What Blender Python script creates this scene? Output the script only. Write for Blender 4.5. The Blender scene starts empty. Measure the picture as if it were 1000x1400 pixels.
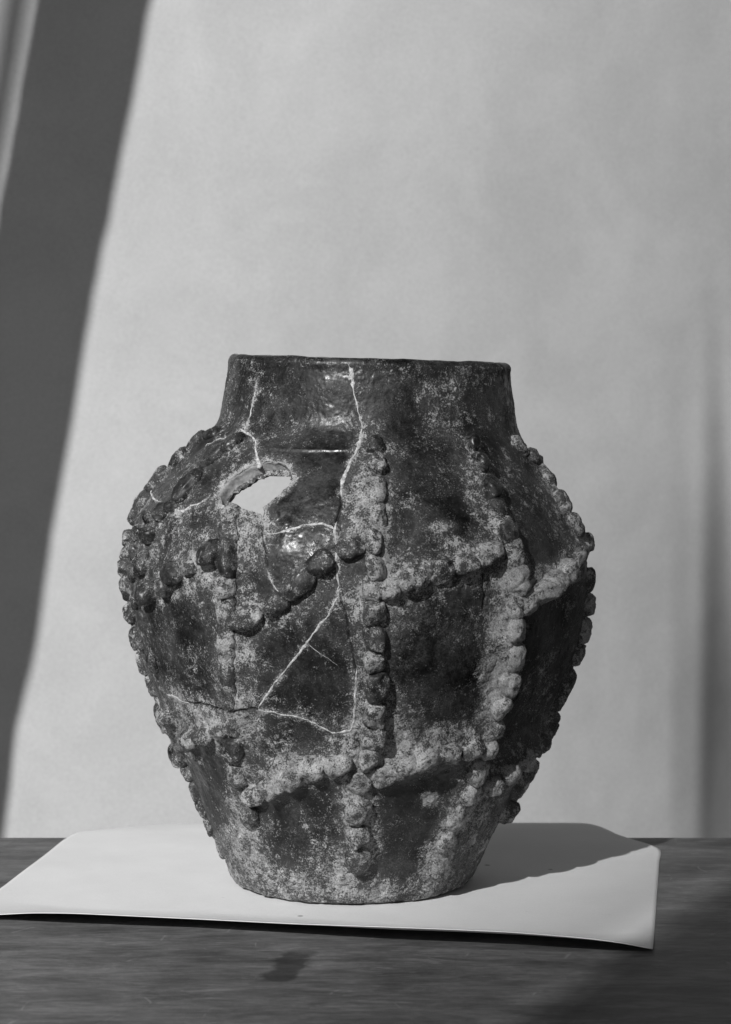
import bpy, math, random
import numpy as np
from mathutils import Vector

random.seed(4)
rng = np.random.default_rng(7)
C = bpy.context.scene.collection
sc = bpy.context.scene
R = math.radians

# Working unit "u": 0.4 mm.  x to the right, d = distance from the camera plane, z up from the table top.
S = 0.0004
D0 = 3300.0      # distance of the jar's axis
HC = 704.0       # camera height above the table

# ------------------------------------------------------------------ camera
cam = bpy.data.cameras.new("camera")
cam.sensor_fit = 'VERTICAL'
cam.sensor_height = 24.0
cam.lens = 24.0 * 3300 / 1400
cam.shift_y = -200 / 1400
cam.clip_start = 0.05
cam.clip_end = 60
cam.dof.use_dof = True
cam.dof.focus_distance = 3080 * S
cam.dof.aperture_fstop = 12
cam_o = bpy.data.objects.new("camera", cam)
cam_o.location = (0, -D0 * S, HC * S)
cam_o.rotation_euler = (R(90), 0, 0)
C.objects.link(cam_o)
sc.camera = cam_o

# ------------------------------------------------------------------ light
BLOCKER_MAX = .66  # densest cover of the added gappy sun blocker
SUN_AZ, SUN_EL = R(25.5), R(31)           # from the left of the camera, above the table
to_sun = Vector((-math.sin(SUN_AZ) * math.cos(SUN_EL), -math.cos(SUN_AZ) * math.cos(SUN_EL), math.sin(SUN_EL)))
sun = bpy.data.lights.new("sun", 'SUN')
sun.energy = 5.0
sun.angle = R(0.55)
sun.color = (1, 1, 1)
sun_o = bpy.data.objects.new("sun", sun)
sun_o.rotation_euler = to_sun.to_track_quat('Z', 'Y').to_euler()
sun_o.location = (-1.5, -2.5, 2.5)
C.objects.link(sun_o)

w = bpy.data.worlds.new("World")
sc.world = w
w.use_nodes = True
nt = w.node_tree
bg = nt.nodes['Background']
sky = nt.nodes.new('ShaderNodeTexSky')
sky.sky_type = 'NISHITA'
sky.sun_disc = False
sky.sun_elevation = SUN_EL
sky.sun_rotation = math.atan2(to_sun.x, to_sun.y)
bw = nt.nodes.new('ShaderNodeRGBToBW')
nt.links.new(sky.outputs[0], bw.inputs[0])
nt.links.new(bw.outputs[0], bg.inputs[0])
bg.inputs[1].default_value = 0.05

sc.view_settings.view_transform = 'Standard'
sc.view_settings.look = 'None'
sc.view_settings.exposure = 0.0
sc.view_settings.gamma = 1.0
sc.cycles.use_adaptive_sampling = True
sc.cycles.max_bounces = 6

# ------------------------------------------------------------------ numpy helpers
def W(x, d, z):
    return np.stack([np.asarray(x, float) * S, (np.asarray(d, float) - D0) * S, np.asarray(z, float) * S], -1)

_perm = rng.permutation(256)
_perm = np.concatenate([_perm, _perm, _perm])
_g = rng.normal(size=(256, 3)); _g /= np.linalg.norm(_g, axis=1)[:, None]

def perlin(p):
    i = np.floor(p).astype(np.int64)
    f = p - i
    u = f * f * f * (f * (f * 6 - 15) + 10)
    i &= 255
    out = 0
    for a in (0, 1):
        wx = u[:, 0] if a else 1 - u[:, 0]
        ha = _perm[(i[:, 0] + a) & 255]
        for b in (0, 1):
            wy = u[:, 1] if b else 1 - u[:, 1]
            hb = _perm[ha + ((i[:, 1] + b) & 255)]
            for c in (0, 1):
                wz = u[:, 2] if c else 1 - u[:, 2]
                g = _g[_perm[hb + ((i[:, 2] + c) & 255)] & 255]
                out = out + wx * wy * wz * (g[:, 0] * (f[:, 0] - a) + g[:, 1] * (f[:, 1] - b) + g[:, 2] * (f[:, 2] - c))
    return out * 1.6

def noise(pu, scale, octv=1, off=0.0):
    """pu: points in u; scale: wavelength in u"""
    r = 0; amp = 1; tot = 0
    for k in range(octv):
        r = r + amp * perlin(pu / scale * 2 ** k + 17.3 * k + off)
        tot += amp; amp *= .55
    return r / tot

def sstep(a, b, x):
    t = np.clip((x - a) / (b - a), 0, 1)
    return t * t * (3 - 2 * t)

def mesh_np(name, verts, quads, mat, parent=None, smooth=True, attrs=None, tris=None):
    me = bpy.data.meshes.new(name)
    verts = np.asarray(verts, np.float32)
    quads = np.asarray(quads, np.int32).reshape(-1, 4)
    tris = np.zeros((0, 3), np.int32) if tris is None else np.asarray(tris, np.int32).reshape(-1, 3)
    nq, ntr = len(quads), len(tris)
    me.vertices.add(len(verts)); me.vertices.foreach_set('co', verts.ravel())
    me.loops.add(nq * 4 + ntr * 3)
    me.loops.foreach_set('vertex_index', np.concatenate([quads.ravel(), tris.ravel()]))
    me.polygons.add(nq + ntr)
    ls = np.concatenate([np.arange(nq) * 4, nq * 4 + np.arange(ntr) * 3]).astype(np.int32)
    me.polygons.foreach_set('loop_start', ls)
    me.update(calc_edges=True)
    me.polygons.foreach_set('use_smooth', np.full(nq + ntr, smooth))
    if attrs:
        for k, v in attrs.items():
            at = me.attributes.new(k, 'FLOAT', 'POINT')
            at.data.foreach_set('value', np.asarray(v, np.float32))
    me.materials.append(mat)
    me.validate()
    o = bpy.data.objects.new(name, me)
    C.objects.link(o)
    if parent: o.parent = parent
    return o

def grid_quads(nr, nc, wrap=False):
    r = np.arange(nr - 1)[:, None]
    c = np.arange(nc if wrap else nc - 1)[None, :]
    c2 = (c + 1) % nc
    a = r * nc + c; b = r * nc + c2; e = (r + 1) * nc + c2; f = (r + 1) * nc + c
    return np.stack([a, b, e, f], -1).reshape(-1, 4)

# ------------------------------------------------------------------ materials
def new_mat(name):
    m = bpy.data.materials.new(name); m.use_nodes = True
    n = m.node_tree
    return m, n, n.nodes['Principled BSDF']

def N(nt, typ, **kw):
    n = nt.nodes.new(typ)
    for k, v in kw.items(): setattr(n, k, v)
    return n

def mth(nt, op, a, b=None, c=None, clamp=False):
    n = nt.nodes.new('ShaderNodeMath'); n.operation = op; n.use_clamp = clamp
    for i, v in enumerate((a, b, c)):
        if v is None: continue
        if isinstance(v, (int, float)): n.inputs[i].default_value = v
        else: nt.links.new(v, n.inputs[i])
    return n.outputs[0]

def nz(nt, co, scale, detail=4, rough=.6, dist=0.0):
    n = nt.nodes.new('ShaderNodeTexNoise')
    n.inputs['Scale'].default_value = scale; n.inputs['Detail'].default_value = detail
    n.inputs['Roughness'].default_value = rough; n.inputs['Distortion'].default_value = dist
    nt.links.new(co, n.inputs['Vector'])
    return n.outputs['Fac']

def ss(nt, v, a, b, lo=0.0, hi=1.0):
    n = nt.nodes.new('ShaderNodeMapRange'); n.interpolation_type = 'SMOOTHSTEP'
    nt.links.new(v, n.inputs['Value'])
    n.inputs['From Min'].default_value = a; n.inputs['From Max'].default_value = b
    n.inputs['To Min'].default_value = lo; n.inputs['To Max'].default_value = hi
    return n.outputs['Result']

def grey(nt, v, sock):
    nt.links.new(v, sock)

def bump(nt, bsdf, h, dist, strength=1.0, prev=None):
    b = nt.nodes.new('ShaderNodeBump'); b.inputs['Distance'].default_value = dist
    b.inputs['Strength'].default_value = strength
    nt.links.new(h, b.inputs['Height'])
    if prev is not None: nt.links.new(prev, b.inputs['Normal'])
    nt.links.new(b.outputs[0], bsdf.inputs['Normal'])
    return b.outputs[0]

def make_clay():
    m, nt, bs = new_mat('glazed_clay')
    co = N(nt, 'ShaderNodeNewGeometry').outputs['Position']
    at = N(nt, 'ShaderNodeAttribute', attribute_name='dust').outputs['Fac']
    ck = N(nt, 'ShaderNodeAttribute', attribute_name='crack').outputs['Fac']
    n1 = nz(nt, co, 60, 5, .7)
    n2 = nz(nt, co, 330, 5, .76, .12)
    n3 = nz(nt, co, 1300, 3, .75)
    v = mth(nt, 'ADD', at, mth(nt, 'MULTIPLY', mth(nt, 'SUBTRACT', n1, .5), 1.1))
    v = mth(nt, 'ADD', v, mth(nt, 'MULTIPLY', mth(nt, 'SUBTRACT', n2, .5), 1.5))
    v = mth(nt, 'ADD', v, mth(nt, 'MULTIPLY', mth(nt, 'SUBTRACT', n3, .5), 1.35))
    mask = ss(nt, v, .38, .64)
    # glaze colour: dark with slightly paler mottling
    gl = ss(nt, nz(nt, co, 38, 5, .65, .6), .34, .74, .004, .038)
    gl = mth(nt, 'MULTIPLY', gl, ss(nt, n3, .35, .65, .45, 1.7))
    gl = mth(nt, 'MULTIPLY', gl, ss(nt, n2, .3, .7, .6, 1.5))
    gl = mth(nt, 'ADD', gl, ss(nt, at, .22, .5, 0, .03))
    du = ss(nt, nz(nt, co, 120, 6, .75), .25, .8, .14, .41)
    du = mth(nt, 'MULTIPLY', du, ss(nt, n3, .32, .64, .6, 1.18))
    # small dark pits in the deposit and pale specks in the glaze
    vo = N(nt, 'ShaderNodeTexVoronoi'); vo.inputs['Scale'].default_value = 330
    nt.links.new(co, vo.inputs['Vector'])
    pit = ss(nt, vo.outputs['Distance'], .1, .3)
    sel = ss(nt, nz(nt, co, 90, 3), .5, .62)
    pit = mth(nt, 'MAXIMUM', pit, mth(nt, 'SUBTRACT', 1.0, sel))
    du = mth(nt, 'MULTIPLY', du, mth(nt, 'ADD', mth(nt, 'MULTIPLY', pit, .6), .4))
    vs = N(nt, 'ShaderNodeTexVoronoi'); vs.inputs['Scale'].default_value = 800
    nt.links.new(co, vs.inputs['Vector'])
    sp = mth(nt, 'SUBTRACT', 1.0, ss(nt, vs.outputs['Distance'], .12, .28))
    sp = mth(nt, 'MULTIPLY', sp, ss(nt, nz(nt, co, 70, 4, .7), .5, .66))
    gl = mth(nt, 'ADD', gl, mth(nt, 'MULTIPLY', sp, .17))
    mx = N(nt, 'ShaderNodeMix'); nt.links.new(mask, mx.inputs[0])
    nt.links.new(gl, mx.inputs[2]); nt.links.new(du, mx.inputs[3])
    colr = mth(nt, 'MULTIPLY', mx.outputs[0], mth(nt, 'SUBTRACT', 1.0, mth(nt, 'MULTIPLY', ck, .85)))
    nt.links.new(colr, bs.inputs['Base Color'])
    ro = mth(nt, 'ADD', ss(nt, v, .2, .6, .27, .85), ss(nt, nz(nt, co, 55, 5, .7), .42, .62, 0, .3))
    nt.links.new(ro, bs.inputs['Roughness'])
    nt.links.new(ss(nt, mask, 0, 1, .36, .10), bs.inputs['Specular IOR Level'])
    rg = mth(nt, 'ADD', mth(nt, 'MULTIPLY', n2, .6), mth(nt, 'MULTIPLY', n3, .5))
    rg = mth(nt, 'ADD', rg, mth(nt, 'MULTIPLY', pit, .35))
    h = mth(nt, 'MULTIPLY', rg, mth(nt, 'ADD', mth(nt, 'MULTIPLY', mask, .9), .1))
    h = mth(nt, 'ADD', h, mth(nt, 'MULTIPLY', mask, .35))
    bump(nt, bs, h, .0007, .75)
    return m

def make_plaster():
    m, nt, bs = new_mat('plaster_fill')
    co = N(nt, 'ShaderNodeNewGeometry').outputs['Position']
    c = ss(nt, nz(nt, co, 500, 5, .75), .35, .65, .2, .56)
    nt.links.new(c, bs.inputs['Base Color']); bs.inputs['Roughness'].default_value = .9
    bump(nt, bs, nz(nt, co, 900, 3), .0004, .6)
    return m

def make_fracture():
    m, nt, bs = new_mat('broken_clay')
    co = N(nt, 'ShaderNodeNewGeometry').outputs['Position']
    c = ss(nt, nz(nt, co, 220, 5, .7), .3, .7, .2, .36)
    nt.links.new(c, bs.inputs['Base Color']); bs.inputs['Roughness'].default_value = .95
    bump(nt, bs, nz(nt, co, 420, 5, .7), .0008, .8)
    return m

def make_paper():
    m, nt, bs = new_mat('pale_paper')
    co = N(nt, 'ShaderNodeNewGeometry').outputs['Position']
    c = ss(nt, nz(nt, co, 14, 4, .6), .25, .75, .64, .69)
    f = ss(nt, nz(nt, co, 1500, 2, .6), .3, .7, .97, 1.03)
    c = mth(nt, 'MULTIPLY', c, f)
    vo = N(nt, 'ShaderNodeTexVoronoi'); vo.inputs['Scale'].default_value = 28; nt.links.new(co, vo.inputs['Vector'])
    sp = ss(nt, vo.outputs['Distance'], .035, .06, .4, 1)
    c = mth(nt, 'MULTIPLY', c, ss(nt, nz(nt, co, 45, 6, .75), .62, .74, 1, .9))
    c = mth(nt, 'MULTIPLY', c, sp)
    nt.links.new(c, bs.inputs['Base Color']); bs.inputs['Roughness'].default_value = .8
    bs.inputs['Specular IOR Level'].default_value = .2
    bump(nt, bs, nz(nt, co, 40, 3), .0012, .12)
    return m

def make_cloth():
    m, nt, bs = new_mat('backdrop_cloth')
    co = N(nt, 'ShaderNodeNewGeometry').outputs['Position']
    c = ss(nt, nz(nt, co, 3.0, 4, .55), .25, .75, .355, .395)
    f = ss(nt, nz(nt, co, 420, 3, .8), .3, .7, .93, 1.07)
    c = mth(nt, 'MULTIPLY', c, f)
    c = mth(nt, 'MULTIPLY', c, ss(nt, nz(nt, co, 11, 5, .65, .8), .3, .7, .955, 1.04))
    nt.links.new(c, bs.inputs['Base Color']); bs.inputs['Roughness'].default_value = .95
    bs.inputs['Specular IOR Level'].default_value = .1
    return m

def make_wood():
    m, nt, bs = new_mat('worn_wood')
    geo = N(nt, 'ShaderNodeNewGeometry').outputs['Position']
    def mapped(sx, sy):
        mp = N(nt, 'ShaderNodeMapping'); mp.inputs['Scale'].default_value = (sx, sy, sy)
        nt.links.new(geo, mp.inputs['Vector']); return mp.outputs[0]
    g1 = nz(nt, mapped(1, 4), 9, 7, .7, .6)          # broad figure
    g2 = nz(nt, mapped(1, 4.5), 60, 8, .9, .3)         # pores and fibres
    g3 = nz(nt, mapped(1, 6), 28, 8, .9, .4)       # pale scuffs
    g4 = nz(nt, mapped(1, 2), 16, 6, .7, 1.0)        # blotches
    c = ss(nt, g1, .28, .72, .06, .15)
    c = mth(nt, 'MULTIPLY', c, ss(nt, g2, .33, .67, .6, 1.35))
    c = mth(nt, 'MULTIPLY', c, ss(nt, g4, .35, .62, .72, 1.12))
    c = mth(nt, 'ADD', c, ss(nt, g3, .54, .68, 0, .10))
    vo = N(nt, 'ShaderNodeTexVoronoi'); vo.inputs['Scale'].default_value = 45
    nt.links.new(mapped(1, 5), vo.inputs['Vector'])
    c = mth(nt, 'ADD', c, ss(nt, vo.outputs['Distance'], .03, .09, .10, 0))
    for sc_, mp_ in ((6, mapped(1, 9)), (5, mapped(4, 2.5))):
        ln = mth(nt, 'ABSOLUTE', mth(nt, 'SUBTRACT', nz(nt, mp_, sc_, 1, .3), .5))
        ln = mth(nt, 'MULTIPLY', ss(nt, ln, .0015, .005, 1, 0), ss(nt, nz(nt, geo, 50, 4, .7), .54, .6))
        c = mth(nt, 'ADD', c, mth(nt, 'MULTIPLY', ln, .07))
    sx = N(nt, 'ShaderNodeSeparateXYZ'); nt.links.new(geo, sx.inputs[0])
    wob = mth(nt, 'MULTIPLY', mth(nt, 'SUBTRACT', nz(nt, geo, 60, 3), .5), .016)
    def stain(cx, cy, hx, hy, k, lean):
        dx = mth(nt, 'ABSOLUTE', mth(nt, 'SUBTRACT', mth(nt, 'ADD', sx.outputs[0], mth(nt, 'ADD', wob, mth(nt, 'MULTIPLY', mth(nt, 'SUBTRACT', sx.outputs[1], cy), -lean))), cx))
        dy = mth(nt, 'ABSOLUTE', mth(nt, 'SUBTRACT', mth(nt, 'ADD', sx.outputs[1], wob), cy))
        a = mth(nt, 'MULTIPLY', ss(nt, dx, hx * .7, hx * 1.15, 1, 0), ss(nt, dy, hy * .75, hy * 1.15, 1, 0))
        return mth(nt, 'SUBTRACT', 1.0, mth(nt, 'MULTIPLY', a, k))
    c = mth(nt, 'MULTIPLY', c, stain(-.0365, -.189, .0085, .030, .65, .2))
    c = mth(nt, 'MULTIPLY', c, stain(-.062, -.165, .024, .022, .22, -.3))
    c = mth(nt, 'MULTIPLY', c, stain(-.083, -.20, .013, .045, .18, .1))
    nt.links.new(c, bs.inputs['Base Color'])
    bs.inputs['Roughness'].default_value = .6
    h = mth(nt, 'ADD', g2, mth(nt, 'MULTIPLY', g3, .6))
    bump(nt, bs, h, .0005, .5)
    return m

M_clay, M_plaster, M_frac = make_clay(), make_plaster(), make_fracture()
M_paper, M_cloth, M_wood = make_paper(), make_cloth(), make_wood()

def tag(o, label=None, cat=None, kind=None, group=None):
    if label: o['label'] = label
    if cat: o['category'] = cat
    if kind: o['kind'] = kind
    if group: o['group'] = group
    return o

# ------------------------------------------------------------------ table
def box_mesh(name, x0, x1, d0, d1, z0, z1, mat, parent=None, bev=3.0):
    import bmesh
    bm = bmesh.new()
    vs = [bm.verts.new(W(x, d, z)) for x in (x0, x1) for d in (d0, d1) for z in (z0, z1)]
    for f in ((0, 1, 3, 2), (4, 6, 7, 5), (0, 4, 5, 1), (2, 3, 7, 6), (0, 2, 6, 4), (1, 5, 7, 3)):
        bm.faces.new([vs[i] for i in f])
    bmesh.ops.recalc_face_normals(bm, faces=bm.faces)
    if bev: bmesh.ops.bevel(bm, geom=list(bm.edges), offset=bev * S, segments=3, affect='EDGES', profile=.6)
    me = bpy.data.meshes.new(name); bm.to_mesh(me); bm.free()
    me.materials.append(mat)
    for p in me.polygons: p.use_smooth = False
    o = bpy.data.objects.new(name, me); C.objects.link(o)
    if parent: o.parent = parent
    return o

table = bpy.data.objects.new('wooden_table', None); C.objects.link(table)
tag(table, 'worn wooden table top with streaky grain and dark stains under the paper sheet', 'table')
box_mesh('table_top', -1500, 1500, 2100, 3602, -60, 0, M_wood, table)
for lx in (-1380, 1380):
    for ld in (2220, 3480):
        box_mesh('leg', lx - 70, lx + 70, ld - 70, ld + 70, -1850, -60.5, M_wood, table)

box_mesh('floor', -9000, 9000, -6000, 9000, -1900, -1851, M_wood, None, bev=0)
tag(bpy.data.objects['floor'], None, None, 'structure')

# ------------------------------------------------------------------ backdrop cloth
def backdrop():
    nx, nzz = 600, 400
    X = np.linspace(-1900, 1700, nx); Z = np.linspace(-1500, 3000, nzz)
    XX, ZZ = np.meshgrid(X, Z)
    t = (XX + 900) / 1700
    slope = -0.22 + 0.72 * np.clip(t, -.2, 1.3) + .30 * sstep(.35, 1.15, t) * sstep(1600, -200, ZZ)
    dx = X[1] - X[0]
    g = np.cumsum(slope, axis=1) * dx
    g = g - g[:, [nx // 2]]
    # hanging folds towards the right-hand side
    zc = (ZZ - 200) / 1000
    def fold(x0, wd, amp):
        return amp * np.exp(-((XX - x0) / wd) ** 2)
    low = sstep(1000, 300, ZZ)
    g = g - low * fold(795 - 20 * zc ** 2, 34, 9) - low * fold(905 - 60 * zc, 30, 16) * sstep(-600, 300, ZZ)
    g = g + sstep(700, -300, ZZ) * 150 * sstep(700, 1010, XX)
    P = np.stack([XX.ravel(), ZZ.ravel(), XX.ravel() * 0], -1)
    g = g + (noise(P, 900, 2) * 22).reshape(g.shape)
    g = g + (noise(P + 300, 260, 3) * 3.2).reshape(g.shape) + (noise(P * [1, .25, 1], 120, 2, 5) * 1.2).reshape(g.shape)
    g = g + 0.02 * (ZZ - 700)
    v = W(XX, 5300 + g, ZZ).reshape(-1, 3)
    o = mesh_np('backdrop', v, grid_quads(nzz, nx), M_cloth)
    so = o.modifiers.new('thickness', 'SOLIDIFY'); so.thickness = .0015; so.offset = 0
    tag(o, 'pale grey cloth backdrop hanging behind the table with soft folds at right', 'backdrop')
backdrop()

# ------------------------------------------------------------------ paper sheet on the table
def paper():
    # front edge as (x px, edge y px, lower border of the dark gap y px)
    F = np.array([(-60, 1252, 1256), (0, 1251, 1255), (40, 1248.5, 1256), (100, 1249, 1258), (250, 1256, 1264), (400, 1263.5, 1272),
                  (500, 1267, 1277.5), (600, 1270.5, 1281.5), (700, 1275, 1286), (800, 1283, 1293), (860, 1291, 1297.5), (893, 1299, 1300)], float)
    fx = np.linspace(-60, 893, 160)
    ye = np.interp(fx, F[:, 0], F[:, 1]); yb = np.interp(fx, F[:, 0], F[:, 2]); yb = yb + (yb - ye) * .5
    k = np.hanning(13); k /= k.sum()
    ye = np.convolve(np.pad(ye, 6, 'edge'), k, 'valid'); yb = np.convolve(np.pad(yb, 6, 'edge'), k, 'valid')
    h = np.full_like(fx, 8.0)
    cs = math.cos(SUN_AZ) / math.tan(SUN_EL)
    for _ in range(20):
        d = HC * D0 / (yb - 500) - cs * h
        h = HC - (ye - 500) * d / D0
    h = np.clip(h, 0.8, 40)
    x = (fx - 500) * d / D0
    # direction of the side edges
    sx, sd = 0.135, 0.99
    nr = 150
    L = np.concatenate([np.linspace(0, 120, 40, endpoint=False), np.linspace(120, 900, nr - 40)])
    V = []
    for l in L:
        xx = x + sx * l; dd = d + sd * l
        over = np.maximum(0, dd - 3650)
        e = np.minimum(xx - xx[0], xx[-1] - xx) / 130
        dd = dd - sstep(520, 900, np.array(l)) * 150 * np.clip(1 - e, 0, 1) ** 2
        xx = xx + np.sign(xx.mean() - xx) * sstep(520, 900, np.array(l)) ** 2 * 70 * np.clip(1 - e, 0, 1)
        zz = h * np.maximum(0, 1 - l / 110) ** 1.6 + .8
        zz = zz - 0.00075 * over ** 2
        zz = zz + 1.2 * np.exp(-((dd - 3560) / 60) ** 2)
        Pn = np.stack([xx, dd, xx * 0], -1)
        zz = zz + (noise(Pn, 150, 3, 11) * .9 + noise(Pn * [1, .3, 1], 40, 2, 14) * .25) * min(1, l / 40)
        V.append(W(xx, dd, zz))
    V = np.array(V).reshape(-1, 3)
    o = mesh_np('paper_sheet', V, grid_quads(nr, len(fx)), M_paper)
    so = o.modifiers.new('thickness', 'SOLIDIFY'); so.thickness = .0003; so.offset = -1
    tag(o, 'large sheet of pale paper lying under the jar, front edge slightly lifted off the table', 'paper')
paper()
PZ = 1.8   # jar foot stands on the paper

# ------------------------------------------------------------------ jar profile (left and right outline at height)
prof = np.array([  # z, left, right
    (1, 328, 636), (4, 321, 643), (12, 315, 649), (30, 309, 657), (55, 299, 668), (85, 286, 683), (115, 275, 696), (150, 262, 713),
    (190, 245, 732), (220, 232, 745), (260, 214, 762), (300, 200, 779), (345, 188, 793), (400, 179, 801), (440, 177, 801),
    (470, 181, 798), (500, 191, 783), (530, 208, 764), (555, 228, 746), (580, 252, 730), (600, 275, 717), (612, 291, 711), (625, 300, 707),
    (645, 304, 704), (670, 308, 701), (695, 312, 698), (712, 315, 697)], float)
zs = np.arange(0, 713.0, 1.0)
Lp = np.interp(zs, prof[:, 0], prof[:, 1]); Rp = np.interp(zs, prof[:, 0], prof[:, 2])
def sm(a, s):
    n = int(s * 3); k = np.exp(-(np.arange(-n, n + 1) / s) ** 2 / 2); k /= k.sum()
    return np.convolve(np.pad(a, n, 'reflect', reflect_type='odd'), k, 'valid')
Ls, Rs = sm(Lp, 7), sm(Rp, 7)
f = sstep(8, 30, zs)
Lp = Lp * (1 - f) + Ls * f; Rp = Rp * (1 - f) + Rs * f
CXp = (Lp + Rp) / 2 - 500
RAp = (Rp - Lp) / 2 * 0.996

def prof_at(z):
    return np.interp(z, zs, CXp), np.interp(z, zs, RAp)

def jar_xyz(th, z):
    """th: 0 faces the camera, + to the right. Returns u coords."""
    cx, r = prof_at(z)
    tilt = -0.031 * r * np.sin(th) * sstep(520, 700, z)
    return np.stack([cx + r * np.sin(th), D0 - r * np.cos(th), z + tilt + PZ], -1)

def jar_nrm(th, z):
    e = 1e-3
    a = jar_xyz(th + e, z) - jar_xyz(th - e, z)
    b = jar_xyz(th, np.minimum(z + 2, 711)) - jar_xyz(th, np.minimum(z + 2, 711) - 4)
    n = np.cross(a, b)     # x right, d away, z up: fix sign below
    n /= np.linalg.norm(n, axis=-1, keepdims=True) + 1e-12
    out = np.stack([np.sin(th), -np.cos(th), np.zeros_like(th)], -1)
    s = np.sign((n * out).sum(-1, keepdims=True)); s[s == 0] = 1
    return n * s

def pix(p):
    return 500 + D0 * p[..., 0] / p[..., 1], 500 + D0 * (HC - p[..., 2]) / p[..., 1]

_TH = np.linspace(R(-92), R(92), 1400)
def locate(x, y):
    """surface parameters of the jar under an image point"""
    z = HC - (y - 500); th = 0
    for _ in range(8):
        z = min(max(z, 3), 708)
        p = jar_xyz(_TH, np.full_like(_TH, z))
        px, py = pix(p)
        i0, i1 = int(np.argmin(px)), int(np.argmax(px))
        i = i0 + int(np.argmin(np.abs(px[i0:i1 + 1] - x)))
        th = _TH[i]
        z += (py[i] - y) * p[i, 1] / D0
    return th, min(max(z, 3), 708)

# ------------------------------------------------------------------ where the deposit lies (0 bare dark glaze, 1 thick pale crust)
blobs = [  # x, y, rx, ry, angle, value, weight
    (605, 915, 72, 88, 5, .13, 1.0), (590, 690, 55, 62, 10, .20, .9), (600, 640, 50, 40, 0, .22, .8), (715, 700, 24, 62, -35, .24, .8),
    (740, 740, 22, 40, -20, .2, .7), (400, 540, 130, 52, 0, .22, 1.0), (560, 545, 70, 48, 0, .20, 1.0), (612, 540, 45, 34, 0, .46, .9), (380, 555, 30, 40, 0, .30, .8),
    (670, 560, 34, 60, 0, .24, .9), (425, 665, 48, 60, 0, .18, 1.0), (410, 745, 48, 30, 0, .16, .9), (440, 640, 40, 30, 0, .12, .8),
    (430, 930, 42, 60, -25, .14, .9), (380, 920, 28, 46, 15, .18, .8), (400, 1010, 50, 34, 0, .22, .8), (450, 860, 26, 40, 0, .2, .8),
    (270, 880, 40, 66, -15, .27, .8), (255, 850, 14, 30, -15, .12, .7), (290, 1085, 26, 62, -12, .2, 1.0), (300, 1060, 20, 40, -10, .16, .8),
    (408, 1115, 56, 36, -5, .18, .9), (375, 1160, 46, 30, 10, .33, .6), (558, 1110, 46, 70, -14, .18, 1.0), (545, 1185, 34, 36, 0, .14, 1.0),
    (250, 640, 80, 40, -48, .34, .95), (190, 720, 18, 40, 0, .35, .6), (230, 730, 30, 26, 0, .36, .6), (205, 860, 14, 70, -12, .2, .8),
    (355, 800, 20, 50, 0, .3, .6), (255, 800, 50, 24, -20, .55, .5), (350, 720, 22, 40, 0, .66, .8), (330, 660, 40, 24, -40, .5, .8),
    (500, 690, 22, 44, 0, .68, .9), (525, 720, 14, 60, 0, .6, .7), (650, 660, 22, 50, -25, .62, .7), (775, 690, 14, 66, -30, .62, .8),
    (680, 900, 18, 110, 8, .72, 1.0), (705, 790, 30, 30, 0, .68, .8), (770, 785, 50, 20, -38, .68, .8), (575, 1025, 90, 26, -14, .66, 1.0),
    (540, 990, 40, 30, 0, .55, .7), (420, 1045, 80, 24, -12, .62, .9), (560, 800, 120, 26, -12, .56, .6), (605, 1165, 20, 78, 22, .72, 1.0),
    (490, 1130, 28, 70, 0, .62, .9), (420, 1215, 130, 26, 0, .66, .9), (330, 1165, 26, 60, -18, .6, .8), (330, 1120, 20, 40, -10, .58, .7),
    (660, 1160, 50, 70, 20, .5, .8), (740, 950, 40, 100, 20, .32, .8), (750, 860, 34, 40, 0, .12, .8), (540, 1222, 50, 16, 0, .6, .7),
    (300, 985, 60, 26, 10, .6, .9), (250, 990, 36, 44, 0, .5, .7), (320, 920, 24, 50, 0, .56, .7), (300, 780, 30, 30, 0, .52, .6),
    (508, 930, 26, 90, 0, .56, .7), (345, 880, 14, 60, 0, .5, .6), (588, 1090, 9, 11, 40, .9, 1.0), (625, 510, 60, 12, 0, .36, .6),
    (320, 545, 22, 50, 0, .34, .8), (590, 740, 60, 22, -10, .48, .7), (608, 720, 16, 8, 0, .7, .8), (472, 1215, 30, 18, 0, .55, .6),
]
def dustmap(px, py):
    v = np.full(px.shape, .37)
    for (x, y, rx, ry, a, val, wt) in blobs:
        ca, sa = math.cos(R(a)), math.sin(R(a))
        dx, dy = px - x, py - y
        u = (dx * ca + dy * sa) / rx; q = (-dx * sa + dy * ca) / ry
        k = wt * np.exp(-np.clip((u * u + q * q), 0, 30) ** 1.6 * .7)
        v = v * (1 - k) + val * k
    return v

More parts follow.
